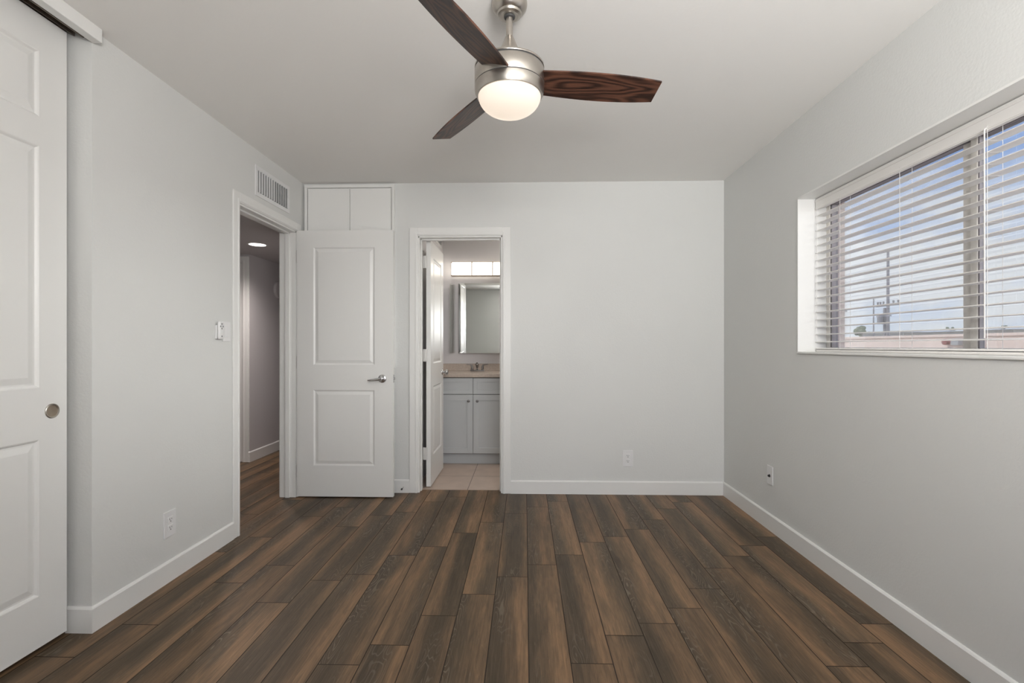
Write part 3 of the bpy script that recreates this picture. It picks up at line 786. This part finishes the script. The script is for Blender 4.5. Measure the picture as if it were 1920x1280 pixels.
X = 26; y = pix(1579, X)
sl = thing('street_light', (X, y, GZ), 'slim street light pole with short top arm near left edge of window', 'street light')
bm = bmesh.new(); tube(bm, (0, 0, 0), (0, 0, zat(586, y)-GZ), .06, .045, seg=8); obj('pole', bm, M['wood_pole'], sl)
obj('lamp_head', B((-.10, .10, -.5, .5, zat(586, y)-GZ-.02, zat(586, y)-GZ+.12), bev=.03), M['roof'], sl)
def tree(u, X, vtop, vlow, wpx, label):
    y = pix(u, X); zt = zat(vtop, y); zb = zat(vlow, y); rw = wpx/906.7*y/2
    tr = thing('tree', (X, y, GZ), label, 'tree')
    bm = bmesh.new(); tube(bm, (0, 0, 0), (0, 0, (zt+zb)/2-GZ), .12, .07, seg=8); obj('trunk', bm, M['wood_pole'], tr)
    bm = bmesh.new()
    for i in range(14):
        c = Vector((random.uniform(-.6, .6)*rw, random.uniform(-.75, .75)*rw, random.uniform(.2, .85)*(zt-zb)+zb-GZ))
        r = random.uniform(.22, .38)*min(rw, (zt-zb))
        bmesh.ops.create_icosphere(bm, subdivisions=2, radius=r, matrix=Matrix.Translation(c))
    for v in bm.verts: v.co += Vector((random.uniform(-1, 1), random.uniform(-1, 1), random.uniform(-1, 1)))*.05*rw
    obj('crown', bm, M['leaf'], tr)
tree(1617, 40, 611, 634, 26, 'small green tree at the left end of the white house outside')
tree(1572, 24, 596, 632, 12, 'narrow olive tree beside the slim street light outside')
tree(1778, 70, 613, 624, 16, 'distant low round tree above grey roof left of window mullion')
tree(1884, 80, 608, 624, 12, 'distant tree seen through the right-hand window pane')
def house(u0, u1, X, vt, ve, label, mr, roofed=True):
    ya, yb = pix(u1, X), pix(u0, X); ym = (ya+yb)/2
    hs = thing('house', (X+4, ym, GZ), label, 'house')
    hw = (yb-ya)/2; zt = zat(vt, ym)-GZ; ze = zat(ve, ym)-GZ
    obj('walls', B((-4, 4, -hw, hw, 0, ze)), M['house'], hs)
    bm = bmesh.new()
    v = [bm.verts.new(p) for p in ((-4.4, -hw-.4, ze), (4.4, -hw-.4, ze), (4.4, hw+.4, ze), (-4.4, hw+.4, ze), (0, -hw+1.5, zt), (0, hw-1.5, zt))]
    for f in ((0, 1, 4), (1, 2, 5, 4), (2, 3, 5), (3, 0, 4, 5), (0, 1, 2, 3)): bm.faces.new([v[i] for i in f])
    obj('roof', bm, mr, hs)
house(1618, 1692, 36, 620, 624, 'low white house beyond the fence at the foot of the utility pole', M['house'])
house(1695, 1900, 30, 617, 622, 'long house with grey roof beyond the fence under the right panes', M['roof'])
y = pix(1786, FX-.06)
jb = thing('junction_box', (FX-.024, y, zat(641, y)), 'small grey valve box with red round wheel mounted on the fence', 'box')
obj('box', B((-.05, .02, -.10, .02, -.045, .045), bev=.006), M['roof'], jb)
bm = bmesh.new(); tube(bm, (-.05, .12, 0), (.0, .12, 0), .042, seg=20); tube(bm, (-.02, .01, 0), (-.02, .10, 0), .012, seg=8)
obj('valve_wheel', bm, M['redpaint'], jb, label='dark red round wheel')
